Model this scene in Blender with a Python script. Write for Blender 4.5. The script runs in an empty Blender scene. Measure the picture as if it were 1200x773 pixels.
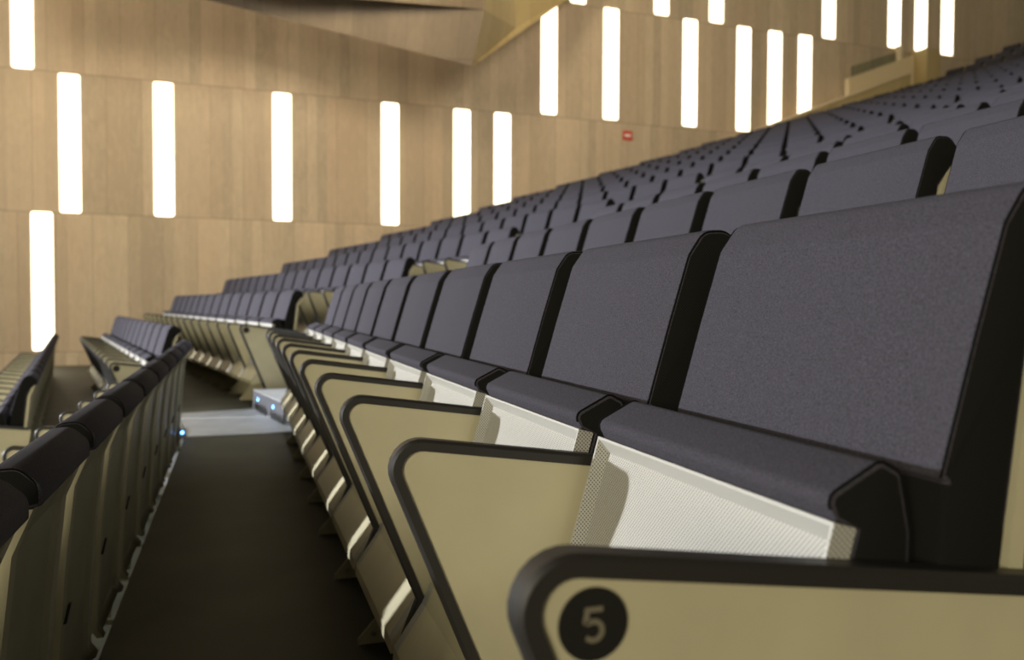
import bpy, bmesh, math, random
from mathutils import Vector, Matrix
random.seed(7)
COL = bpy.context.scene.collection

# ------------------------------------------------------------------ layout numbers
PITCH = .55                       # seat width in a row
ROW = 1.0; RISE = .315            # row depth and rise
BETA = math.radians(11.1188)      # bend of the far block
OFF = 1.285
U2 = Vector((-math.sin(BETA), math.cos(BETA), 0)); N2 = Vector((math.cos(BETA), math.sin(BETA), 0))
Y0 = .5364
WALL_ROT = math.atan2(.041, .999)
wn = Vector((-.041, .999, 0)).normalized(); wt = Vector((.999, .041, 0)).normalized()
WD = wn.dot(Vector((-3, 17.8, 0)))
def wallpt(s, off, z): return wt * s + wn * (WD - off) + Vector((0, 0, z))
def row_h(i): return RISE * i + (.11 * min(i - 19, 5) if i >= 20 else 0)

# ------------------------------------------------------------------ materials
def mat(name, col, rough=.5, metal=0, spec=.5, sheen=0):
    m = bpy.data.materials.new(name); m.use_nodes = True
    b = m.node_tree.nodes['Principled BSDF']
    b.inputs['Base Color'].default_value = (*col, 1); b.inputs['Roughness'].default_value = rough
    b.inputs['Metallic'].default_value = metal; b.inputs['Specular IOR Level'].default_value = spec
    b.inputs['Sheen Weight'].default_value = sheen
    return m
def nd(m, t, **kw):
    n = m.node_tree.nodes.new(t)
    for k, v in kw.items(): setattr(n, k, v)
    return n
def lk(m, a, b): m.node_tree.links.new(a, b)
def bsdf(m): return m.node_tree.nodes['Principled BSDF']
def noise_mix(m, c1, c2, scale, detail=4, vec_scale=(1, 1, 1), lo=.35, hi=.65, bump=0, bdist=.001):
    tc = nd(m, 'ShaderNodeTexCoord'); mp = nd(m, 'ShaderNodeMapping'); mp.inputs['Scale'].default_value = vec_scale
    lk(m, tc.outputs['Object'], mp.inputs['Vector'])
    no = nd(m, 'ShaderNodeTexNoise'); no.inputs['Scale'].default_value = scale; no.inputs['Detail'].default_value = detail
    lk(m, mp.outputs['Vector'], no.inputs['Vector'])
    cr = nd(m, 'ShaderNodeValToRGB'); cr.color_ramp.elements[0].position = lo; cr.color_ramp.elements[1].position = hi
    cr.color_ramp.elements[0].color = (*c1, 1); cr.color_ramp.elements[1].color = (*c2, 1)
    lk(m, no.outputs['Fac'], cr.inputs['Fac']); lk(m, cr.outputs['Color'], bsdf(m).inputs['Base Color'])
    if bump:
        bp = nd(m, 'ShaderNodeBump'); bp.inputs['Strength'].default_value = bump; bp.inputs['Distance'].default_value = bdist
        lk(m, no.outputs['Fac'], bp.inputs['Height']); lk(m, bp.outputs['Normal'], bsdf(m).inputs['Normal'])
    return m
M = {}
M['fabric'] = noise_mix(mat('woven charcoal fabric', (.06, .055, .065), .95, spec=.15), (.028, .0262, .0325), (.066, .062, .076), 520, 3, lo=.30, hi=.70, bump=.5, bdist=.0008)
M['mesh_fabric'] = mat('black spacer mesh fabric', (.012, .012, .011), .95, spec=.15)
def dots(m, vec_fn, scale, c_hole, c_base, r=.28):
    tc = nd(m, 'ShaderNodeTexCoord'); sp = nd(m, 'ShaderNodeSeparateXYZ'); lk(m, tc.outputs['Object'], sp.inputs[0])
    ad = nd(m, 'ShaderNodeMath', operation='SUBTRACT'); lk(m, sp.outputs['Y'], ad.inputs[0]); lk(m, sp.outputs['X'], ad.inputs[1])
    cb = nd(m, 'ShaderNodeCombineXYZ'); lk(m, ad.outputs[0], cb.inputs['X']); lk(m, sp.outputs['Z'], cb.inputs['Y'])
    mp = nd(m, 'ShaderNodeMapping'); mp.inputs['Rotation'].default_value = (0, 0, math.radians(45)); lk(m, cb.outputs[0], mp.inputs['Vector'])
    vo = nd(m, 'ShaderNodeTexVoronoi', voronoi_dimensions='2D'); vo.inputs['Scale'].default_value = scale; vo.inputs['Randomness'].default_value = 0
    lk(m, mp.outputs[0], vo.inputs['Vector'])
    cr = nd(m, 'ShaderNodeValToRGB'); cr.color_ramp.elements[0].position = r; cr.color_ramp.elements[1].position = r + .08
    cr.color_ramp.elements[0].color = (*c_hole, 1); cr.color_ramp.elements[1].color = (*c_base, 1)
    lk(m, vo.outputs['Distance'], cr.inputs['Fac']); lk(m, cr.outputs['Color'], bsdf(m).inputs['Base Color'])
BEIGE = (.50, .455, .30)
dots(M['mesh_fabric'], None, 330, (.004, .004, .0035), (.014, .0135, .012), .3)
M['piping'] = mat('black piping cord', (.006, .006, .006), .95, spec=.08)
M['panel'] = noise_mix(mat('beige lacquered panel', BEIGE, .42), (.47, .43, .285), (.52, .475, .315), 7, 3)
M['shell'] = mat('beige perforated steel', (.6, .58, .5), .45)
dots(M['shell'], None, 250, (.14, .135, .115), (.47, .46, .42), .30)
M['shell_plain'] = mat('beige painted steel rim', (.44, .435, .40), .4)
M['trim'] = mat('black rubber edging', (.022, .020, .018), .48)
M['back'] = noise_mix(mat('olive grey back panel', (.2, .19, .13), .4), (.175, .165, .115), (.215, .205, .145), 5, 3)
M['back_rib'] = mat('lighter olive back rib', (.27, .25, .175), .4)
M['bolt'] = mat('steel bolt', (.5, .48, .42), .3, metal=1)
M['black'] = mat('black plastic', (.01, .01, .01), .5)
M['badge'] = mat('black badge disc', (.012, .011, .010), .4)
M['digit'] = mat('grey beige numeral', (.17, .15, .105), .5)
M['floor'] = noise_mix(mat('dark olive floor covering', (.05, .045, .025), .65), (.034, .034, .019), (.052, .050, .028), 3, 6, bump=.1)
M['tread'] = noise_mix(mat('brushed grey aisle tread', (.3, .3, .3), .38), (.40, .41, .42), (.52, .53, .54), 6, 5, (1, 1, 1))
M['riser'] = mat('dark grey riser plate', (.10, .10, .11), .4, metal=.3)
M['redsign'] = mat('red sign enamel', (.62, .05, .03), .4)
M['whitesign'] = mat('white sign enamel', (.8, .78, .74), .4)
M['cap'] = mat('pale polished wood cap', (.74, .60, .38), .3)
M['glass'] = mat('greenish glass', (.80, .86, .78), .02)
bsdf(M['glass']).inputs['Transmission Weight'].default_value = 1
def emis(name, col, s):
    m = mat(name, (.02, .02, .02)); b = bsdf(m)
    b.inputs['Emission Color'].default_value = (*col, 1); b.inputs['Emission Strength'].default_value = s
    return m
M['slot'] = emis('warm white lamp diffuser', (1, .88, .64), 3.6)
M['led'] = emis('blue led lens', (.12, .38, 1), 12)

def wood(name, big, small, base, dark, warm, rows=True, rough=.5):
    m = mat(name, base, rough)
    tc = nd(m, 'ShaderNodeTexCoord'); sp = nd(m, 'ShaderNodeSeparateXYZ'); lk(m, tc.outputs['Object'], sp.inputs[0])
    def mth(op, a, b=None, c=None):
        n = nd(m, 'ShaderNodeMath', operation=op)
        for i, v in enumerate([a, b, c]):
            if v is None: continue
            if isinstance(v, (int, float)): n.inputs[i].default_value = v
            else: lk(m, v, n.inputs[i])
        return n.outputs[0]
    x = sp.outputs['X']; z = sp.outputs['Z']
    zr = mth('DIVIDE', mth('ADD', z, .05), 2.65); row = mth('FLOOR', zr)
    xs = mth('ADD', x, mth('MULTIPLY', row, .37))
    def cell(w, seed):
        c = mth('FLOOR', mth('DIVIDE', xs, w))
        cb = nd(m, 'ShaderNodeCombineXYZ'); lk(m, c, cb.inputs[0]); lk(m, row, cb.inputs[1]); cb.inputs[2].default_value = seed
        wn_ = nd(m, 'ShaderNodeTexWhiteNoise', noise_dimensions='3D'); lk(m, cb.outputs[0], wn_.inputs['Vector']); return wn_.outputs['Value']
    a = cell(big, 1); b = cell(small, 2)
    # long stretched grain
    mp = nd(m, 'ShaderNodeMapping'); mp.inputs['Scale'].default_value = (9, 1, .7); lk(m, tc.outputs['Object'], mp.inputs['Vector'])
    no = nd(m, 'ShaderNodeTexNoise'); no.inputs['Scale'].default_value = 2.2; no.inputs['Detail'].default_value = 6; lk(m, mp.outputs[0], no.inputs['Vector'])
    mp2 = nd(m, 'ShaderNodeMapping'); mp2.inputs['Scale'].default_value = (3.2, 1, 1.6); lk(m, tc.outputs['Object'], mp2.inputs['Vector'])
    no2 = nd(m, 'ShaderNodeTexNoise'); no2.inputs['Scale'].default_value = 2; no2.inputs['Detail'].default_value = 4; no2.inputs['Distortion'].default_value = 1.5; lk(m, mp2.outputs[0], no2.inputs['Vector'])
    v = mth('ADD', mth('MULTIPLY', a, .30), mth('MULTIPLY', b, .32))
    v = mth('ADD', v, mth('MULTIPLY', no.outputs['Fac'], .45)); v = mth('ADD', v, mth('MULTIPLY', no2.outputs['Fac'], .50))
    v = mth('SUBTRACT', v, .30)
    cr = nd(m, 'ShaderNodeValToRGB'); e = cr.color_ramp.elements
    e[0].position = .25; e[0].color = (*dark, 1); e[1].position = .78; e[1].color = (*base, 1)
    lk(m, v, cr.inputs['Fac'])
    mx = nd(m, 'ShaderNodeMix', data_type='RGBA'); mx.inputs[7].default_value = (*warm, 1)
    lk(m, mth('MULTIPLY', cell(small * 2, 5), .35), mx.inputs[0]); lk(m, cr.outputs[0], mx.inputs[6])
    # joints
    def joint(coord, w, wd):
        f = mth('FRACT', mth('DIVIDE', coord, w)); d = mth('MINIMUM', f, mth('SUBTRACT', 1, f)); return mth('LESS_THAN', d, wd / w)
    j = mth('MAXIMUM', mth('MULTIPLY', joint(xs, big, .006), .55), mth('MULTIPLY', joint(mth('ADD', z, .05), 2.65, .010), .6))
    mx2 = nd(m, 'ShaderNodeMix', data_type='RGBA'); mx2.inputs[7].default_value = (dark[0] * .55, dark[1] * .5, dark[2] * .45, 1)
    lk(m, j, mx2.inputs[0]); lk(m, mx.outputs[2], mx2.inputs[6]); lk(m, mx2.outputs[2], bsdf(m).inputs['Base Color'])
    return m
M['wood'] = wood('pale maple boards', .63, .21, (.64, .515, .365), (.42, .335, .235), (.60, .43, .29))
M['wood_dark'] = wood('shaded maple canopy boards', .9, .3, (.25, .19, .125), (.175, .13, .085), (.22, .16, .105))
M['wood_gold'] = wood('golden maple boards', .9, .3, (.56, .44, .22), (.44, .33, .15), (.5, .38, .18))

# ------------------------------------------------------------------ mesh helpers
def link_mesh(name, bm, mats, parent=None, smooth=True, autosmooth=None):
    me = bpy.data.meshes.new(name); bmesh.ops.recalc_face_normals(bm, faces=bm.faces); bm.to_mesh(me); bm.free()
    for m in (mats if isinstance(mats, (list, tuple)) else [mats]): me.materials.append(m)
    if smooth:
        for p in me.polygons: p.use_smooth = True
        try: me.set_sharp_from_angle(angle=math.radians(autosmooth or 32))
        except Exception: pass
    o = bpy.data.objects.new(name, me); COL.objects.link(o)
    if parent: o.parent = parent
    return o
def tag(o, label=None, cat=None, group=None, kind=None):
    if label: o['label'] = label
    if cat: o['category'] = cat
    if group: o['group'] = group
    if kind: o['kind'] = kind
    return o
def fillet(pts, n=5):
    """pts: (x,z,r) closed polygon -> list of (x,z)"""
    out = []; N = len(pts)
    for i in range(N):
        p = Vector(pts[i][:2]); r = pts[i][2] if len(pts[i]) > 2 else 0
        a = Vector(pts[i - 1][:2]) - p; b = Vector(pts[(i + 1) % N][:2]) - p
        if r <= 0: out.append((p.x, p.y)); continue
        la, lb = a.length, b.length; a.normalize(); b.normalize()
        ang = a.angle(b); t = min(r / math.tan(ang / 2), la * .48, lb * .48)
        p0 = p + a * t; p1 = p + b * t
        for k in range(n + 1):
            s = k / n; w = math.sin(ang / 2); q = (p0 * (1 - s) ** 2 + p * 2 * w * s * (1 - s) + p1 * s * s) / ((1 - s) ** 2 + 2 * w * s * (1 - s) + s * s)
            out.append((q.x, q.y))
    return out
OX, OY = .45, .275     # local origin of a seat: middle of its footprint
def prism(bm, prof, y0, y1, soft=0, mi=0, cap_mi=None, steps=3):
    """extrude (L,z) profile from y0 to y1; soft = rounded inset at the ends"""
    cx = sum(p[0] for p in prof) / len(prof); cz = sum(p[1] for p in prof) / len(prof)
    def inset(d):
        if d == 0: return prof
        res = []; N = len(prof)
        area = sum(prof[i][0] * prof[(i + 1) % N][1] - prof[(i + 1) % N][0] * prof[i][1] for i in range(N))
        sg = 1 if area > 0 else -1
        for i in range(N):
            a = Vector(prof[i - 1]); b = Vector(prof[(i + 1) % N]); t = (b - a)
            if t.length < 1e-9: res.append(prof[i]); continue
            t.normalize(); nrm = Vector((-t.y, t.x)) * sg
            res.append((prof[i][0] + nrm.x * d, prof[i][1] + nrm.y * d))
        return res
    secs = []
    if soft:
        for k in range(steps + 1):
            a = math.pi / 2 * k / steps; secs.append((y0 + soft * (1 - math.sin(a)), soft * (1 - math.cos(a))))
        secs = secs[::-1]
        # secs from y0 (inset=soft) to y0+soft (inset 0)
        secs2 = [(y1 - (y - y0), d) for y, d in secs][::-1]
        secs = secs + secs2
    else: secs = [(y0, 0), (y1, 0)]
    loops = []
    for y, d in secs: loops.append([bm.verts.new((px - OX, y - OY, pz)) for px, pz in inset(d)])
    N = len(prof)
    for a, b in zip(loops[:-1], loops[1:]):
        for i in range(N):
            f = bm.faces.new((a[i], a[(i + 1) % N], b[(i + 1) % N], b[i])); f.material_index = mi
    for l in (loops[0], loops[-1]):
        f = bm.faces.new(l); f.material_index = mi if cap_mi is None else cap_mi
    return loops
def tube(bm, pts, r, n=6, mi=0):
    rings = []
    for i, p in enumerate(pts):
        p = Vector(p); a = Vector(pts[max(i - 1, 0)]); b = Vector(pts[min(i + 1, len(pts) - 1)]); t = (b - a).normalized()
        up = Vector((0, 1, 0)) if abs(t.y) < .9 else Vector((0, 0, 1)); s = t.cross(up).normalized(); u = s.cross(t)
        rings.append([bm.verts.new(p + s * r * math.cos(2 * math.pi * k / n) + u * r * math.sin(2 * math.pi * k / n)) for k in range(n)])
    for a, b in zip(rings[:-1], rings[1:]):
        for k in range(n): bm.faces.new((a[k], a[(k + 1) % n], b[(k + 1) % n], b[k])).material_index = mi
    bm.faces.new(rings[0]); bm.faces.new(rings[-1])
def box(bm, a, b, mi=0):
    vs = [bm.verts.new((x, y, z)) for x in (a[0], b[0]) for y in (a[1], b[1]) for z in (a[2], b[2])]
    for q in ((0, 1, 3, 2), (4, 6, 7, 5), (0, 4, 5, 1), (2, 3, 7, 6), (0, 2, 6, 4), (1, 5, 7, 3)):
        bm.faces.new([vs[i] for i in q]).material_index = mi
def poly_prism(bm, pts, z0, z1, mi=0, top_mi=None):
    lo = [bm.verts.new((p[0], p[1], z0)) for p in pts]; hi = [bm.verts.new((p[0], p[1], z1)) for p in pts]; n = len(pts)
    bm.faces.new(lo).material_index = mi; bm.faces.new(hi).material_index = mi if top_mi is None else top_mi
    for i in range(n): bm.faces.new((lo[i], lo[(i + 1) % n], hi[(i + 1) % n], hi[i])).material_index = mi
def cyl(bm, c, ax, r, h, n=16, mi=0):
    ax = Vector(ax).normalized(); up = Vector((0, 0, 1)) if abs(ax.z) < .9 else Vector((1, 0, 0)); s = ax.cross(up).normalized(); u = s.cross(ax); c = Vector(c)
    A = [bm.verts.new(c + (s * math.cos(2 * math.pi * k / n) + u * math.sin(2 * math.pi * k / n)) * r) for k in range(n)]
    B = [bm.verts.new(v.co + ax * h) for v in A]
    bm.faces.new(A).material_index = mi; bm.faces.new(B).material_index = mi
    for k in range(n): bm.faces.new((A[k], A[(k + 1) % n], B[(k + 1) % n], B[k])).material_index = mi

# ------------------------------------------------------------------ the seat and its parts
PAD0, PAD1 = .035, .497
CU0, CU1 = .040, .517
PADP = fillet([(.584, .748, .010), (.6195, .87, 0), (.652, .975, .035), (.680, 1.014, .028), (.722, 1.016, .03), (.756, .985, .028), (.756, .950, .008),
               (.737, .946, .004), (.690, .89, 0), (.664, .70, 0), (.632, .43, .01), (.566, .43, .012), (.592, .743, .002)], 5)
def backrest_bm():
    bm = bmesh.new(); prism(bm, PADP, PAD0, PAD1, soft=.006, mi=0, cap_mi=1, steps=2)
    for f in bm.faces:
        if f.calc_center_median().z < .742: f.material_index = 1
    return bm
def backrest_piping_bm(y):
    bm = bmesh.new()
    path = fillet([(.584, .748, 0), (.6195, .87, 0), (.652, .975, .035), (.680, 1.014, .028), (.722, 1.016, .03), (.754, .982, .02)], 5)
    if 1:
        tube(bm, [(p[0] - OX + (.003 if p[0] < .66 else 0), y - OY, p[1] - (.003 if p[0] >= .66 else 0)) for p in path], .0016, 5)
    return bm
CUSP = fillet([(.482, .7155, 0), (.471, .737, .013), (.528, .766, .014), (.550, .754, .012), (.562, .70, .03), (.560, .62, .03), (.52, .46, .03),
               (.47, .352, .02), (.402, .352, .01), (.5025, .7085, .0)], 5)
def cushion_bm():
    bm = bmesh.new(); prism(bm, CUSP, CU0 + .002, CU1 - .002, soft=.005, mi=0, cap_mi=1, steps=2); return bm
def cushion_piping_bm(y):
    bm = bmesh.new(); path = CUSP[1:-14]
    if 1:
        tube(bm, [(p[0] - OX, y - OY, p[1]) for p in path], .0015, 5)
    return bm
def shell_bm():
    bm = bmesh.new(); A = Vector((.4765, .7165)); B = Vector((.3705, .342)); d = (B - A); Ln = d.length; d.normalize(); inn = Vector((-d.y, d.x))
    if inn.x < 0: inn = -inn
    def P(y, s, dep): q = A + d * s + inn * dep; return (q.x - OX, y - OY, q.y)
    y0, y1 = CU0 - .002, CU1 + .002
    rim = [bm.verts.new(P(y, s, 0)) for y, s in ((y0, 0), (y1, 0), (y1, Ln), (y0, Ln))]
    e = .0035
    rim2 = [bm.verts.new(P(y, s, 0)) for y, s in ((y0 + e, e), (y1 - e, e), (y1 - e, Ln - e), (y0 + e, Ln - e))]
    inner = [bm.verts.new(P(y, s, .019)) for y, s in ((y0 + .008, .018), (y1 - .006, .018), (y1 - .006, Ln - .02), (y0 + .008, Ln - .02))]
    back = [bm.verts.new(P(y, s, .024)) for y, s in ((y0, 0), (y1, 0), (y1, Ln), (y0, Ln))]
    for i in range(4):
        j = (i + 1) % 4
        bm.faces.new((rim[i], rim[j], rim2[j], rim2[i])).material_index = 1
        bm.faces.new((rim2[i], rim2[j], inner[j], inner[i])).material_index = 1 if i == 0 else 0
        bm.faces.new((rim[i], rim[j], back[j], back[i])).material_index = 1 if i == 0 else 0
    bm.faces.new(inner).material_index = 0; bm.faces.new(back).material_index = 0
    return bm
def back_shell_bm():
    bm = bmesh.new()
    # cross-section over the width: side ribs stand proud, middle field set back
    cols = [(.037, 0), (.078, 0), (.088, -.012), (.430, -.012), (.440, 0), (.494, 0)]
    rows = [(.742, .945), (.710, .87), (.688, .67), (.670, .40), (.670, .345), (.688, .318)]
    F = [[bm.verts.new((L + dx - OX, y - OY, z)) for y, dx in cols] for L, z in rows]
    Bk = [[bm.verts.new((L - .018 - OX, y - OY, z)) for y, dx in cols] for L, z in rows]
    for i in range(len(rows) - 1):
        for j in range(len(cols) - 1):
            bm.faces.new((F[i][j], F[i][j + 1], F[i + 1][j + 1], F[i + 1][j])).material_index = 0 if j == 2 else 1
            bm.faces.new((Bk[i][j], Bk[i + 1][j], Bk[i + 1][j + 1], Bk[i][j + 1])).material_index = 2
    for i in range(len(rows) - 1):
        for j in (0, -1): bm.faces.new((F[i][j], F[i + 1][j], Bk[i + 1][j], Bk[i][j])).material_index = 2
    for j in range(len(cols) - 1):
        for i in (0, -1): bm.faces.new((F[i][j], F[i][j + 1], Bk[i][j + 1], Bk[i][j])).material_index = 1
    return bm
def slot_bm():
    bm = bmesh.new()
    prism(bm, [(.691, .60), (.697, .60), (.687, .555), (.681, .555)], .052, .066); return bm
PANP = [(.600, .667, .01), (.1705, .7262, .0375), (.343, .305, .0), (.303, .205, .0), (.318, .198, 0), (.640, .198, 0), (.650, .40, 0), (.674, .62, 0), (.676, .652, 0)]
def outline(gable):
    if gable: pts = [(.706, .652, .01), (.1665, .7265, .0400), (.455, .012, 0), (.668, .012, 0), (.672, .40, 0), (.712, .62, 0)]
    else: pts = PANP
    return fillet(pts, 8)
def panel_bm(gable=False, th=.018):
    bm = bmesh.new(); prism(bm, outline(gable), -th / 2, th / 2); return bm
def trim_bm(gable=False, th=.025, wd=.0125):
    """U-shaped edging that follows the armrest top, the tip and the front edge"""
    o = outline(gable); nf = 9
    if gable: path = o[0:9 * 2 + 1]
    else: path = o[0:9 * 2 + 2]
    bm = bmesh.new(); secs = []
    N = len(path)
    for i, p in enumerate(path):
        a = Vector(path[max(i - 1, 0)]); b = Vector(path[min(i + 1, N - 1)]); t = (b - a).normalized(); n = Vector((-t.y, t.x))  # inward for this winding
        if i in (0,): n = n
        p = Vector(p); c = Vector((.45, .45))
        if n.dot(c - p) < 0: n = -n
        t2 = th / 2; rr = .004
        prof = [(-t2, wd), (-t2, .001), (-t2 + rr, -.003), (t2 - rr, -.003), (t2, .001), (t2, wd), (0, wd)]
        k = 1
        if 0 < i < N - 1:
            d1 = (Vector(path[i]) - Vector(path[i - 1])); d2 = (Vector(path[i + 1]) - Vector(path[i]))
            if d1.length > 0 and d2.length > 0: k = 1 / max(.5, math.cos(d1.angle(d2) / 2))
        secs.append([bm.verts.new((p.x + n.x * q * k - OX, y - OY, p.y + n.y * q * k)) for y, q in prof])
    for a, b in zip(secs[:-1], secs[1:]):
        for j in range(7): bm.faces.new((a[j], a[(j + 1) % 7], b[(j + 1) % 7], b[j]))
    bm.faces.new(secs[0]); bm.faces.new(secs[-1]); return bm
def kick_bm():
    bm = bmesh.new(); prof = [(.366, .338), (.350, .302), (.293, .220), (.291, .194), (.60, .194), (.60, .338)]
    ys = [.013, .043, .507, .537]; Ls = []
    for y in ys: Ls.append([bm.verts.new((p[0] - OX, y - OY, p[1])) for p in prof])
    for k in range(3):
        for i in range(6):
            f = bm.faces.new((Ls[k][i], Ls[k][(i + 1) % 6], Ls[k + 1][(i + 1) % 6], Ls[k + 1][i])); f.material_index = 1 if (k != 1 and i < 2) else 0
    bm.faces.new(Ls[0]); bm.faces.new(Ls[-1]); return bm
def bracket_bm():
    bm = bmesh.new(); prism(bm, [(.300, 0), (.300, .016), (.345, .066), (.455, .20), (.52, .20), (.52, 0)], -.003, .003); 
    box(bm, (.345 - OX, .003 - OY, 0), (.52 - OX, .022 - OY, .004)); return bm
def bolt_bm():
    bm = bmesh.new(); cyl(bm, (.339 - OX, -.003 - OY, .026), (0, -1, 0), .0065, .004, 12); cyl(bm, (.339 - OX, -.007 - OY, .026), (0, -1, 0), .0035, .003, 6); return bm
def disc_bm(dy, L=.245, z=.667, r=.0272):
    bm = bmesh.new(); cyl(bm, (L - OX, dy - OY, z), (0, -1, 0), r, .0022, 40); return bm
def digit5_bm(dy, L=.245, z=.667, h=.0245):
    """the numeral 5 drawn as a stroked path"""
    bm = bmesh.new(); s = h
    path = [(.29, .46), (-.21, .46), (-.265, .03)]
    arc = [(-.265, .03)]
    for k in range(0, 15):
        a = math.radians(128 - k * (128 + 140) / 14); arc.append((-.01 + .285 * math.cos(a), -.18 + .285 * math.sin(a)))
    allp = [(.29, .46), (-.21, .46), (-.255, .04)] + arc[1:]
    w = .08
    n = len(allp); l = []; r = []
    for i in range(n):
        a = Vector(allp[max(i - 1, 0)]); b = Vector(allp[min(i + 1, n - 1)])
        t = (b - a).normalized(); nn = Vector((-t.y, t.x)); k = 1.25 if i in (1, 2) else 1
        p = Vector(allp[i]); l.append(p + nn * w * k); r.append(p - nn * w * k)
    def V(p, y): return bm.verts.new((L + p.x * s - OX, dy + y - OY, z + p.y * s))
    fl = [V(p, -.0008) for p in l]; fr = [V(p, -.0008) for p in r]; bl = [V(p, 0) for p in l]; br = [V(p, 0) for p in r]
    for i in range(n - 1):
        bm.faces.new((fl[i], fl[i + 1], fr[i + 1], fr[i])); bm.faces.new((bl[i], br[i], br[i + 1], bl[i + 1]))
        bm.faces.new((fl[i], bl[i], bl[i + 1], fl[i + 1])); bm.faces.new((fr[i], fr[i + 1], br[i + 1], br[i]))
    bm.faces.new((fl[0], fr[0], br[0], bl[0])); bm.faces.new((fl[-1], bl[-1], br[-1], fr[-1]))
    return bm

BM = {}
def mesh_of(name, bm, mats, smooth=True):
    me = bpy.data.meshes.new(name); bmesh.ops.recalc_face_normals(bm, faces=bm.faces); bm.to_mesh(me); bm.free()
    for m in mats: me.materials.append(M[m])
    if smooth:
        for p in me.polygons: p.use_smooth = True
        me.set_sharp_from_angle(angle=math.radians(34))
    BM[name] = me; return me
mesh_of('backrest', backrest_bm(), ['fabric', 'mesh_fabric'])
mesh_of('backrest_piping', backrest_piping_bm(PAD0 + .0012), ['piping'])
mesh_of('backrest_piping_far', backrest_piping_bm(PAD1 - .0012), ['piping'])
mesh_of('seat_cushion', cushion_bm(), ['fabric', 'mesh_fabric'])
mesh_of('cushion_piping', cushion_piping_bm(CU0 + .0035), ['piping'])
mesh_of('cushion_piping_far', cushion_piping_bm(CU1 - .0035), ['piping'])
mesh_of('seat_shell', shell_bm(), ['shell', 'shell_plain'], False)
mesh_of('back_shell', back_shell_bm(), ['back', 'back_rib', 'panel'], False)
mesh_of('hook_slot', slot_bm(), ['black'], False)
mesh_of('side_panel', panel_bm(), ['panel'])
mesh_of('edge_trim', trim_bm(), ['trim'])
mesh_of('end_panel', panel_bm(True, .022), ['panel'])
mesh_of('end_trim', trim_bm(True, .030, .0145), ['trim'])
mesh_of('kick_plate', kick_bm(), ['panel', 'shell'], False)
mesh_of('floor_bracket', bracket_bm(), ['panel'], False)
mesh_of('bolt', bolt_bm(), ['bolt'])
mesh_of('row_badge', disc_bm(-.011), ['badge'])
mesh_of('numeral', digit5_bm(-.0132), ['digit'], False)

def part(name, me, parent, shift=None, label=None):
    o = bpy.data.objects.new(name, BM[me]); COL.objects.link(o); o.parent = parent
    if shift: o.location = shift
    if label: o['label'] = label
    return o
def build_proto(end=None, last=False):
    """end: None = plain side panel, 'plain' = closed end panel, 'badge' = end panel with disc, 'five' = disc with 5"""
    r = bpy.data.objects.new('theater_seat', None); COL.objects.link(r); r.empty_display_size = .1
    b = part('backrest', 'backrest', r); part('piping', 'backrest_piping', b); part('piping', 'backrest_piping_far', b)
    c = part('seat_cushion', 'seat_cushion', r); part('piping', 'cushion_piping', c); part('piping', 'cushion_piping_far', c)
    part('seat_shell', 'seat_shell', r, label='pale perforated underside')
    s = part('back_shell', 'back_shell', r); part('hook_slot', 'hook_slot', s)
    if end is None:
        p = part('side_panel', 'side_panel', r); part('edge_trim', 'edge_trim', p)
    else:
        p = part('end_panel', 'end_panel', r, (0, .0255, 0) if end == 'five' else None); part('edge_trim', 'end_trim', p)
        if end in ('badge', 'five'):
            part('row_badge', 'row_badge', p, label='round black row badge')
            if end == 'five': part('numeral', 'numeral', p, label='numeral 5')
    if last:
        p = part('side_panel', 'side_panel', r, (0, PITCH, 0)); part('edge_trim', 'edge_trim', p)
    part('kick_plate', 'kick_plate', r)
    k = part('floor_bracket', 'floor_bracket', r); part('bolt', 'bolt', k)
    return r
def copy_tree(root):
    r = root.copy(); COL.objects.link(r)
    for ch in list(root.children):
        c = ch.copy(); COL.objects.link(c); c.parent = r
        for g in list(ch.children):
            d = g.copy(); COL.objects.link(d); d.parent = c
    return r

# camera numbers, used here only to know which seats the photograph reaches
FPX = 975.73; PT, YW, RL = [math.radians(a) for a in (1.7842, 18.32, .2306)]; CAM = Vector((0, 0, .8994))
Fv = Vector((math.sin(YW) * math.cos(PT), math.cos(YW) * math.cos(PT), -math.sin(PT)))
Rv = Vector((math.cos(YW), -math.sin(YW), 0)); Uv = Rv.cross(Fv)
Rv, Uv = Rv * math.cos(RL) + Uv * math.sin(RL), Uv * math.cos(RL) - Rv * math.sin(RL)
def in_view(p, m=25):
    d = p - CAM; Z = d.dot(Fv)
    if Z < .2: return None
    x = 600 + FPX * d.dot(Rv) / Z; y = 386.5 - FPX * d.dot(Uv) / Z
    return Z if (-m < x < 1200 + m and -m < y < 900) else None

ORD = ['', 'first', 'second', 'third', 'fourth', 'fifth', 'sixth', 'seventh', 'eighth', 'ninth', 'tenth', 'eleventh', 'twelfth', 'thirteenth', 'fourteenth', 'fifteenth', 'sixteenth', 'seventeenth', 'eighteenth', 'nineteenth', 'twentieth']
def ordn(n):
    if n <= 20: return ORD[n]
    return 'twenty-' + ORD[n - 20]
spots = []          # (depth, matrix location, rotation, end kind, last, label)
def near_loc(i, y):
    if i == -1: return Vector((-1.055 + OX, y + OY, -.38))
    return Vector((i * ROW + OX, y + OY, row_h(i)))
def far_loc(i, u): return N2 * (i * ROW + OFF + OX) + U2 * (u + OY) + Vector((0, 0, row_h(i)))
# own row: ten seats from the panel marked 5 to the stair aisle
for k in range(10):
    if k == 0: lab = 'charcoal folding seat nearest the camera, beside the armrest marked 5'
    elif k == 9: lab = 'charcoal folding seat at the stair aisle end of the row marked 5'
    else: lab = 'charcoal folding seat, %s from the armrest marked 5, in the same row' % ordn(k + 1)
    spots.append((0.5 + k * .1, near_loc(0, Y0 + PITCH * k), 0, 'five' if k == 0 else None, k == 9, lab))
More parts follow.
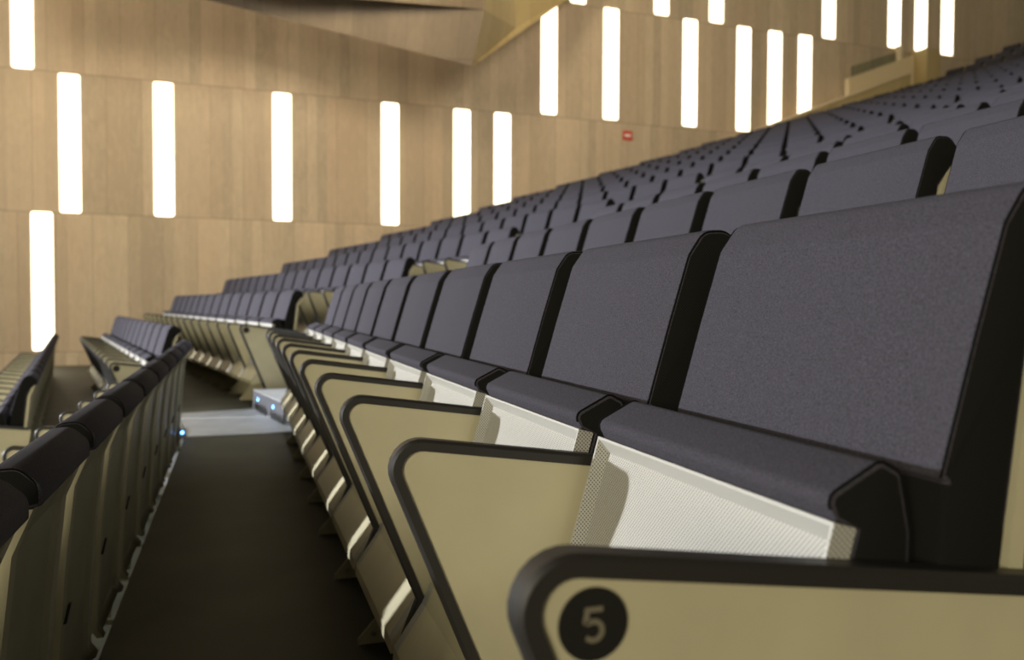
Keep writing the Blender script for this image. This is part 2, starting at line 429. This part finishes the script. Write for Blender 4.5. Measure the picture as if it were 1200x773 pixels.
# row in front, seen from behind
for n, k in enumerate(range(9, -2, -1)):
    lab = 'seat seen from behind, %s from the far end of the left foreground row' % ordn(n + 1)
    if k == 9: lab = 'seat seen from behind at the far end of the left foreground row'
    spots.append((0.8 + n * .01, near_loc(-1, 1.472 + PITCH * (k - 1)), 0, None, n == 0, lab))
# rows behind the own row, near block
for i in range(1, 8):
    for k in range(0, 10):
        y = Y0 + PITCH * k + (.05 if i > 1 else 0)
        c = near_loc(i, y); vis = [in_view(c + Vector((.22, d, 1.0)), 25) for d in (-.24, .22)]
        if not any(vis): continue
        n = 10 - k
        lab = 'charcoal seat back, %s from the stair aisle, %s row behind the row marked 5' % (ordn(n), ordn(i)) if n > 1 else 'charcoal seat back beside the stair aisle, %s row behind the row marked 5' % ordn(i)
        spots.append(((vis[0] or vis[1]), c, 0, None, k == 9, lab))
UE = {-2: 13.3, -1: 13.88, 0: 15.284, 1: 15.908, 2: 16.03, 3: 16.06, 4: 16.01, 5: 15.9, 6: 15.81, 7: 15.75, 8: 15.636, 9: 15.525}
US = {-2: 7.0, -1: 7.62}
far_rows = {}
R2 = math.radians(9.3566); P2 = Vector((-1.352, 6.574, -.63))
for i in range(-2, 26):
    ue = UE.get(i, 15.525 - .1 * (i - 9)); us = US.get(i, 7.38 - .196 * i)
    n = int(round((ue - us) / PITCH)) if i > -2 else 16; far_rows[i] = (us, n)
    for k in range(n):
        rot = BETA if i > -2 else R2
        c = far_loc(i, us + PITCH * k) if i > -2 else P2 + Matrix.Rotation(R2, 3, 'Z') @ Vector((-.28, .245 + PITCH * k, 0))
        R = Matrix.Rotation(rot, 3, 'Z')
        vis = [in_view(c + R @ Vector((.22, d, .95)), 8) for d in (-.24, .22)]
        if i == -2: vis = [in_view(c + R @ Vector((d, 0, .7)), 30) for d in (-.24, .22)]
        if not any(vis): continue
        rowname = {-2: 'lowest row at far left', -1: 'row below the one with badge by the steps', 0: 'front row beyond the steps'}.get(i, 'far block, %s row up' % ordn(i + 1))
        if i <= 0: lab = 'charcoal folding seat, %s from the steps, %s' % (ordn(k + 1), rowname)
        else: lab = 'charcoal folding seat, %s from the stair aisle, %s' % (ordn(k + 1), rowname)
        if i == -1: lab = 'charcoal folding seat, %s from the stairs, far block, row below the blue step lights' % ordn(k + 1)
        spots.append(((vis[0] or vis[1]), c, rot, ('badge' if i in (-1, 0) else 'plain') if k == 0 else None, k == n - 1, lab))
spots.sort(key=lambda s: s[0])
print('SEATS in view', len(spots))
protos = {}
GROUP = 'folding auditorium seats in curved rows'
for s in spots[:300]:
    key = (s[3], s[4])
    if key not in protos: protos[key] = r = build_proto(*key)
    else: r = copy_tree(protos[key])
    r.location = s[1]; r.rotation_euler = (0, 0, s[2])
    tag(r, s[5], 'seat', GROUP)
rest = spots[300:]
if rest:
    bm = bmesh.new()
    order = ['backrest', 'seat_cushion', 'seat_shell', 'back_shell', 'side_panel', 'edge_trim', 'kick_plate']
    mats = []
    for nme in order:
        for m in BM[nme].materials:
            if m not in mats: mats.append(m)
    for s in rest:
        T = Matrix.Translation(s[1]) @ Matrix.Rotation(s[2], 4, 'Z')
        for nme in order:
            me = BM[nme]; vs = [bm.verts.new(T @ v.co) for v in me.vertices]
            for p in me.polygons:
                f = bm.faces.new([vs[i] for i in p.vertices]); f.material_index = mats.index(me.materials[p.material_index])
    o = link_mesh('theater_seat', bm, mats)
    tag(o, 'distant dark seats filling the topmost rows at the upper right', 'seats', GROUP, 'stuff')

# ------------------------------------------------------------------ stepped floor and stairs
fl = bmesh.new()
def v2(v): return (v.x, v.y)
for i in range(-2, 27):
    z1 = row_h(i); z0 = z1 - .7; a = i * ROW - .335; b = a + ROW + .02; zn = -.38 if i == -1 else z1
    us = 7.2 - .196 * i if i > -2 else 6.2
    poly_prism(fl, [(a, -1.6), (b, -1.6), (b, 5.96), (a, 5.96)], z0, zn)
    poly_prism(fl, [v2(N2 * (a + OFF) + U2 * us), v2(N2 * (b + OFF) + U2 * us), v2(N2 * (b + OFF) + U2 * 18.9), v2(N2 * (a + OFF) + U2 * 18.9)], z0, z1)
poly_prism(fl, [(-14, -1.6), (-2.3, -1.6), (-2.3, 5.96), (-14, 5.96)], -1.3, -.945)
poly_prism(fl, [v2(N2 * -12 + U2 * 7.2), v2(N2 * (-1.0) + U2 * 7.2), v2(N2 * (-1.0) + U2 * 18.9), v2(N2 * -12 + U2 * 20)], -1.3, -.945)
tag(link_mesh('floor', fl, M['floor'], smooth=False), kind='structure')
tr = bmesh.new()
for i in range(-1, 8):
    z1 = row_h(i); a = i * ROW - .32; b = a + ROW + .02; us = 7.2 - .196 * i
    poly_prism(tr, [(a, 5.96), (b, 5.96), v2(N2 * (b + OFF) + U2 * us), v2(N2 * (a + OFF) + U2 * us)], z1 - .7, z1 + .003)
tag(link_mesh('stair_aisle', tr, M['tread'], smooth=False), kind='structure')
stepnames = {0: 'grey aisle step with two blue lights beside the row end', 1: 'grey aisle step behind the row marked 5'}
for i in (0, 1):
    z1 = row_h(i) + .003; D = i * ROW
    A = Vector((D + .33, 6.334, 0)); B = Vector((D + .134, 7.442 if i == 0 else 7.40, 0)); back = D + .68
    Bb = N2 * (back + OFF) + U2 * (7.2 - .196 * i + .04)
    st = bmesh.new(); poly_prism(st, [v2(A), (back, 6.20), v2(Bb), v2(B)], z1, z1 + .158)
    t = bpy.data.objects.new('aisle_step', None); COL.objects.link(t); t.location = (D + .4, 6.8, z1)
    tag(t, stepnames.get(i, 'grey aisle step between the blocks, %s row up' % ordn(i + 1)), 'step', 'steps of the stair aisle')
    def under(bm_, nm, m, label=None, par=None):
        o = link_mesh(nm, bm_, m, smooth=False); o.data.transform(Matrix.Translation(-t.location)); o.parent = par or t
        if label: o['label'] = label
        return o
    under(st, 'tread_block', M['tread'])
    d = (B - A).normalized(); nrm = Vector((-d.y, d.x, 0)); nrm = nrm if nrm.x < 0 else -nrm
    rb = bmesh.new(); q = [A + nrm * .006, A, B, B + nrm * .006]; poly_prism(rb, [v2(p) for p in q], z1 + .001, z1 + .154)
    rp = under(rb, 'riser_plate', M['riser'])
    Ld = (B - A).length
    for f in (.30, .80):
        lb = bmesh.new(); c = A + d * Ld * f + nrm * .0062; cyl(lb, (c.x, c.y, z1 + .095), nrm, .013, .003, 16)
        under(lb, 'step_light', M['led'], 'blue step light', rp)
# small step light by the foreground row's end and one at the foot of the far rows
def marker(name, p, label, sz=(.03, .05, .06), lens=(0, -1, 0)):
    bm = bmesh.new(); box(bm, (-sz[0] / 2, -sz[1] / 2, 0), (sz[0] / 2, sz[1] / 2, sz[2])); o = link_mesh(name, bm, M['tread'], smooth=False); o.location = p
    bmesh_l = bmesh.new(); cyl(bmesh_l, Vector((0, 0, sz[2] * .6)) + Vector(lens) * sz[1] * .5, lens, .009, .004, 14)
    link_mesh('lens', bmesh_l, M['led'], o, smooth=False)['label'] = 'blue lens'
    tag(o, label, 'step light', 'blue step lights')
marker('step_light', (-.345, 5.93, .003), 'small blue step light at the end of the foreground row')
marker('step_light', tuple(N2 * .72 + U2 * 13.6 + Vector((0, 0, -.315))), 'small blue floor light at far left below the far rows')

# ------------------------------------------------------------------ wooden wall, slot lights, sign
def wall_obj(name, bm, m, parent=None, smooth=False):
    o = link_mesh(name, bm, m, parent, smooth=smooth); o.rotation_euler = (0, 0, WALL_ROT); o.location = wn * WD; return o
bm = bmesh.new(); box(bm, (-14, 0, -1.3), (42, .3, 13.2)); tag(wall_obj('wall_back', bm, M['wood']), kind='structure')
bm = bmesh.new(); box(bm, (-14, -.03, -1.0), (3, -.001, -.05)); 
bm.free()
BARS = {'lowest': [(-2.93, 0)], 'middle': [(-2.44, 1), (-.79, 1), (1.47, 1), (3.73, 1), (5.35, 1), (6.31, 1)],
        'upper': [(-3.21, 2), (7.45, 2), (9.05, 2), (11.23, 2), (12.81, 2), (13.77, 2), (14.72, 2)],
        'topmost': [(8.18, 3), (10.41, 3), (11.98, 3), (15.48, 3), (17.71, 3), (18.66, 3), (19.63, 3)]}
for band, l in BARS.items():
    for n, (s, r) in enumerate(l):
        w = .365 + .004 * max(0, s) * .8; z0 = r * 2.655 - .05 + .0 * s + .02 + (.018 if r == 0 else 0); z0 = [-.02, 2.605, 5.27 + .004 * s, 7.90 + .004 * s][r]; z1 = z0 + 2.625
        pts = fillet([(s, z0, .045), (s + w, z0, .045), (s + w, z1, .045), (s, z1, .045)], 4)
        bm = bmesh.new(); F = [bm.verts.new((p[0], -.012, p[1])) for p in pts]; B = [bm.verts.new((p[0], .0, p[1])) for p in pts]
        bm.faces.new(F); N = len(pts); [bm.faces.new((F[i], F[(i + 1) % N], B[(i + 1) % N], B[i])) for i in range(N)]
        o = wall_obj('wall_light', bm, M['slot'])
        if band == 'lowest': lab = 'tall glowing slot light lowest on the wooden wall at far left'
        else: lab = 'tall glowing slot light, %s from left in the %s band of the wooden wall' % (ordn(n + 1), band)
        tag(o, lab, 'wall light', 'glowing slot lights on the wooden wall')
t = bpy.data.objects.new('wall_sign', None); COL.objects.link(t); p = wallpt(9.70, .01, 4.96); t.location = p; t.rotation_euler = (0, 0, WALL_ROT)
tag(t, 'small red square sign with a white bar on the wooden wall', 'sign')
bm = bmesh.new(); box(bm, (-.125, -.012, -.11), (.125, .0, .11)); link_mesh('plate', bm, M['redsign'], t, smooth=False)
bm = bmesh.new(); box(bm, (-.08, -.016, -.030), (.08, -.012, .030)); link_mesh('white_bar', bm, M['whitesign'], t, smooth=False)

# ------------------------------------------------------------------ parapet of the upper entrance
def slab(name, pts, off0, off1, m, parent=None):
    bm = bmesh.new(); A = [bm.verts.new((s, -off0, z)) for s, z in pts]; B = [bm.verts.new((s, -off1, z)) for s, z in pts]; n = len(pts)
    bm.faces.new(A); bm.faces.new(B); [bm.faces.new((A[i], A[(i + 1) % n], B[(i + 1) % n], B[i])) for i in range(n)]
    o = link_mesh(name, bm, m, parent, smooth=False)
    if not parent: o.rotation_euler = (0, 0, WALL_ROT); o.location = wn * WD
    return o
o = slab('parapet', [(12.5, 3.9), (12.5, 5.0), (14.5, 5.77), (17.9, 7.10), (17.9, 5.9)], .52, .62, M['wood_gold'])
tag(o, 'sloping wooden parapet rising along the side of the upper seats', 'parapet')
c = slab('cap_rail', [(12.4, 4.97), (12.4, 5.03), (14.5, 5.84), (17.9, 7.18), (17.9, 7.11), (14.5, 5.77)], .50, .66, M['cap'], o); c['label'] = 'pale bright cap rail'
o = slab('entrance_parapet', [(16.2, 5.6), (16.2, 6.93), (18.44, 7.78), (18.44, 6.0)], .04, .22, M['cap'])
tag(o, 'pale wooden parapet of the upper entrance against the wall', 'parapet')
o = slab('end_block', [(18.46, 6.0), (18.46, 7.86), (18.95, 7.86), (18.95, 6.0)], .03, .62, M['wood_gold'])
tag(o, 'square wooden end block closing the upper entrance parapet', 'parapet')
bm = bmesh.new(); box(bm, (16.4, -.11, 6.99), (18.1, -.09, 7.72)); 
for v in bm.verts:
    if v.co.z < 7: v.co.z += (v.co.x - 16.4) * .378
    else: v.co.z = 7.3 + (v.co.x - 16.4) * .36
g = wall_obj('glass_balustrade', bm, M['glass']); tag(g, 'low greenish glass balustrade standing on the upper entrance parapet', 'balustrade')
bm = bmesh.new(); cyl(bm, (18.0, -.10, 7.55), (0, 0, 1), .10, .42, 16); q = link_mesh('post', bm, M['cap'], g)

# ------------------------------------------------------------------ faceted wooden ceiling fold
V = {'tip': (4.03, 14.5, 5.15), 'l': (-4.0, 15.7, 6.74), 'a': (4.14, 14.1, 6.03), 'al': (-4.0, 14.1, 5.75), 'b': (5.16, 15.4, 6.22), 'bt': (5.05, 15.4, 9.0),
     'r': (8.3, 17.6, 8.66), 'top_a': (4.22, 14.5, 9.0), 'top_l': (-4, 14.5, 9.0), 'top_r': (8.3, 17.6, 9.2), 'top_bl': (-4, 16.5, 9.0)}
V['l'] = (-4.2, 16.0, 6.85); V['al'] = (-1.5, 14.1, 5.87)
bm = bmesh.new(); W = {k: bm.verts.new(p) for k, p in V.items()}
W['al'].co = Vector((-4.2, 14.1, 5.75 + .0)); 
def fc(mi, *k): bm.faces.new([W[i] for i in k]).material_index = mi
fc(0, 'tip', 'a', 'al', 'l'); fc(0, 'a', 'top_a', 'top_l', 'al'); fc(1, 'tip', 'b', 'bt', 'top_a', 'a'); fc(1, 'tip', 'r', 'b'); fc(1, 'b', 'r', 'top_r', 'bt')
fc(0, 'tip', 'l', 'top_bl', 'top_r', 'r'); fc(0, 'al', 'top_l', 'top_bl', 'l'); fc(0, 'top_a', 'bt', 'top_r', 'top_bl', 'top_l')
tag(link_mesh('ceiling', bm, [M['wood_dark'], M['wood_gold']], smooth=False), kind='structure')

# ------------------------------------------------------------------ light
sc = bpy.context.scene
w = bpy.data.worlds.new('hall ambience'); sc.world = w; w.use_nodes = True
nt = w.node_tree; bg = nt.nodes['Background']
tcw = nt.nodes.new('ShaderNodeTexCoord'); spw = nt.nodes.new('ShaderNodeSeparateXYZ'); crw = nt.nodes.new('ShaderNodeValToRGB'); mr = nt.nodes.new('ShaderNodeMapRange')
nt.links.new(tcw.outputs['Generated'], spw.inputs[0]); nt.links.new(spw.outputs['Z'], mr.inputs['Value']); mr.inputs['From Min'].default_value = -1
nt.links.new(mr.outputs[0], crw.inputs['Fac']); e = crw.color_ramp.elements
e[0].position = .45; e[0].color = (.30, .26, .17, 1); e[1].position = .80; e[1].color = (.085, .075, .055, 1); q_ = e.new(.56); q_.color = (.30, .265, .18, 1)
nt.links.new(crw.outputs[0], bg.inputs[0]); bg.inputs[1].default_value = .8
def area(name, loc, target, size, power, col, size_y=None, spread=180):
    l = bpy.data.lights.new(name, 'AREA'); l.size = size; l.energy = power; l.color = col
    if size_y: l.shape = 'RECTANGLE'; l.size_y = size_y
    l.spread = math.radians(spread)
    o = bpy.data.objects.new(name, l); COL.objects.link(o); o.location = loc
    o.rotation_euler = (Vector(target) - Vector(loc)).to_track_quat('-Z', 'Y').to_euler()
    return o
# stage light: low, from the front left
area('stage_light', (-24.5, 10.5, 4.8), (0, 8.0, -1.0), .6, 1500, (.94, .96, 1.0), spread=50)
# broad warm fill added on the stage side, unseen behind the camera
area('warm_fill', (-13, -13, 5.0), (1, 4, .6), 6, 2500, (1, .91, .68))
# unseen fill lamps added out of frame to brighten the wooden wall
for x, z, tz, e in ((-9, 4.4, 7.6, 260), (1, 6.6, 7.5, 190), (9, 9, 6.5, 115), (17, 11.5, 7, 34)):
    area('wall_fill', (x, 9, z), (x * .8, 18, tz), 1.6, e, (1, .84, .60), 1.6, spread=120)
# added fill hidden above the ceiling fold, lifts its shadow off the upper wall
area('upper_wall_fill', (.5, 17.1, 10.2), (.5, 18.0, 6.2), 10, 260, (1, .86, .64), .4)
# cool overhead fill, added unseen to brighten the stair aisle treads
area('aisle_fill', (.0, 6.55, 7.2), (.1, 6.6, 0),  .25, 10.5, (.86, .93, 1.0), spread=34)
# ------------------------------------------------------------------ camera
cam = bpy.data.cameras.new('camera'); co = bpy.data.objects.new('camera', cam); COL.objects.link(co)
cam.sensor_width = 36; cam.lens = FPX / 1200 * 36; cam.clip_start = .02; cam.clip_end = 200
co.matrix_world = Matrix(((Rv.x, Uv.x, -Fv.x, CAM.x), (Rv.y, Uv.y, -Fv.y, CAM.y), (Rv.z, Uv.z, -Fv.z, CAM.z), (0, 0, 0, 1)))
cam.dof.use_dof = True; cam.dof.focus_distance = 1.4; cam.dof.aperture_fstop = 4.0
sc.camera = co
vs = sc.view_settings; vs.view_transform = 'Standard'; vs.look = 'None'; vs.exposure = 0; vs.gamma = 1
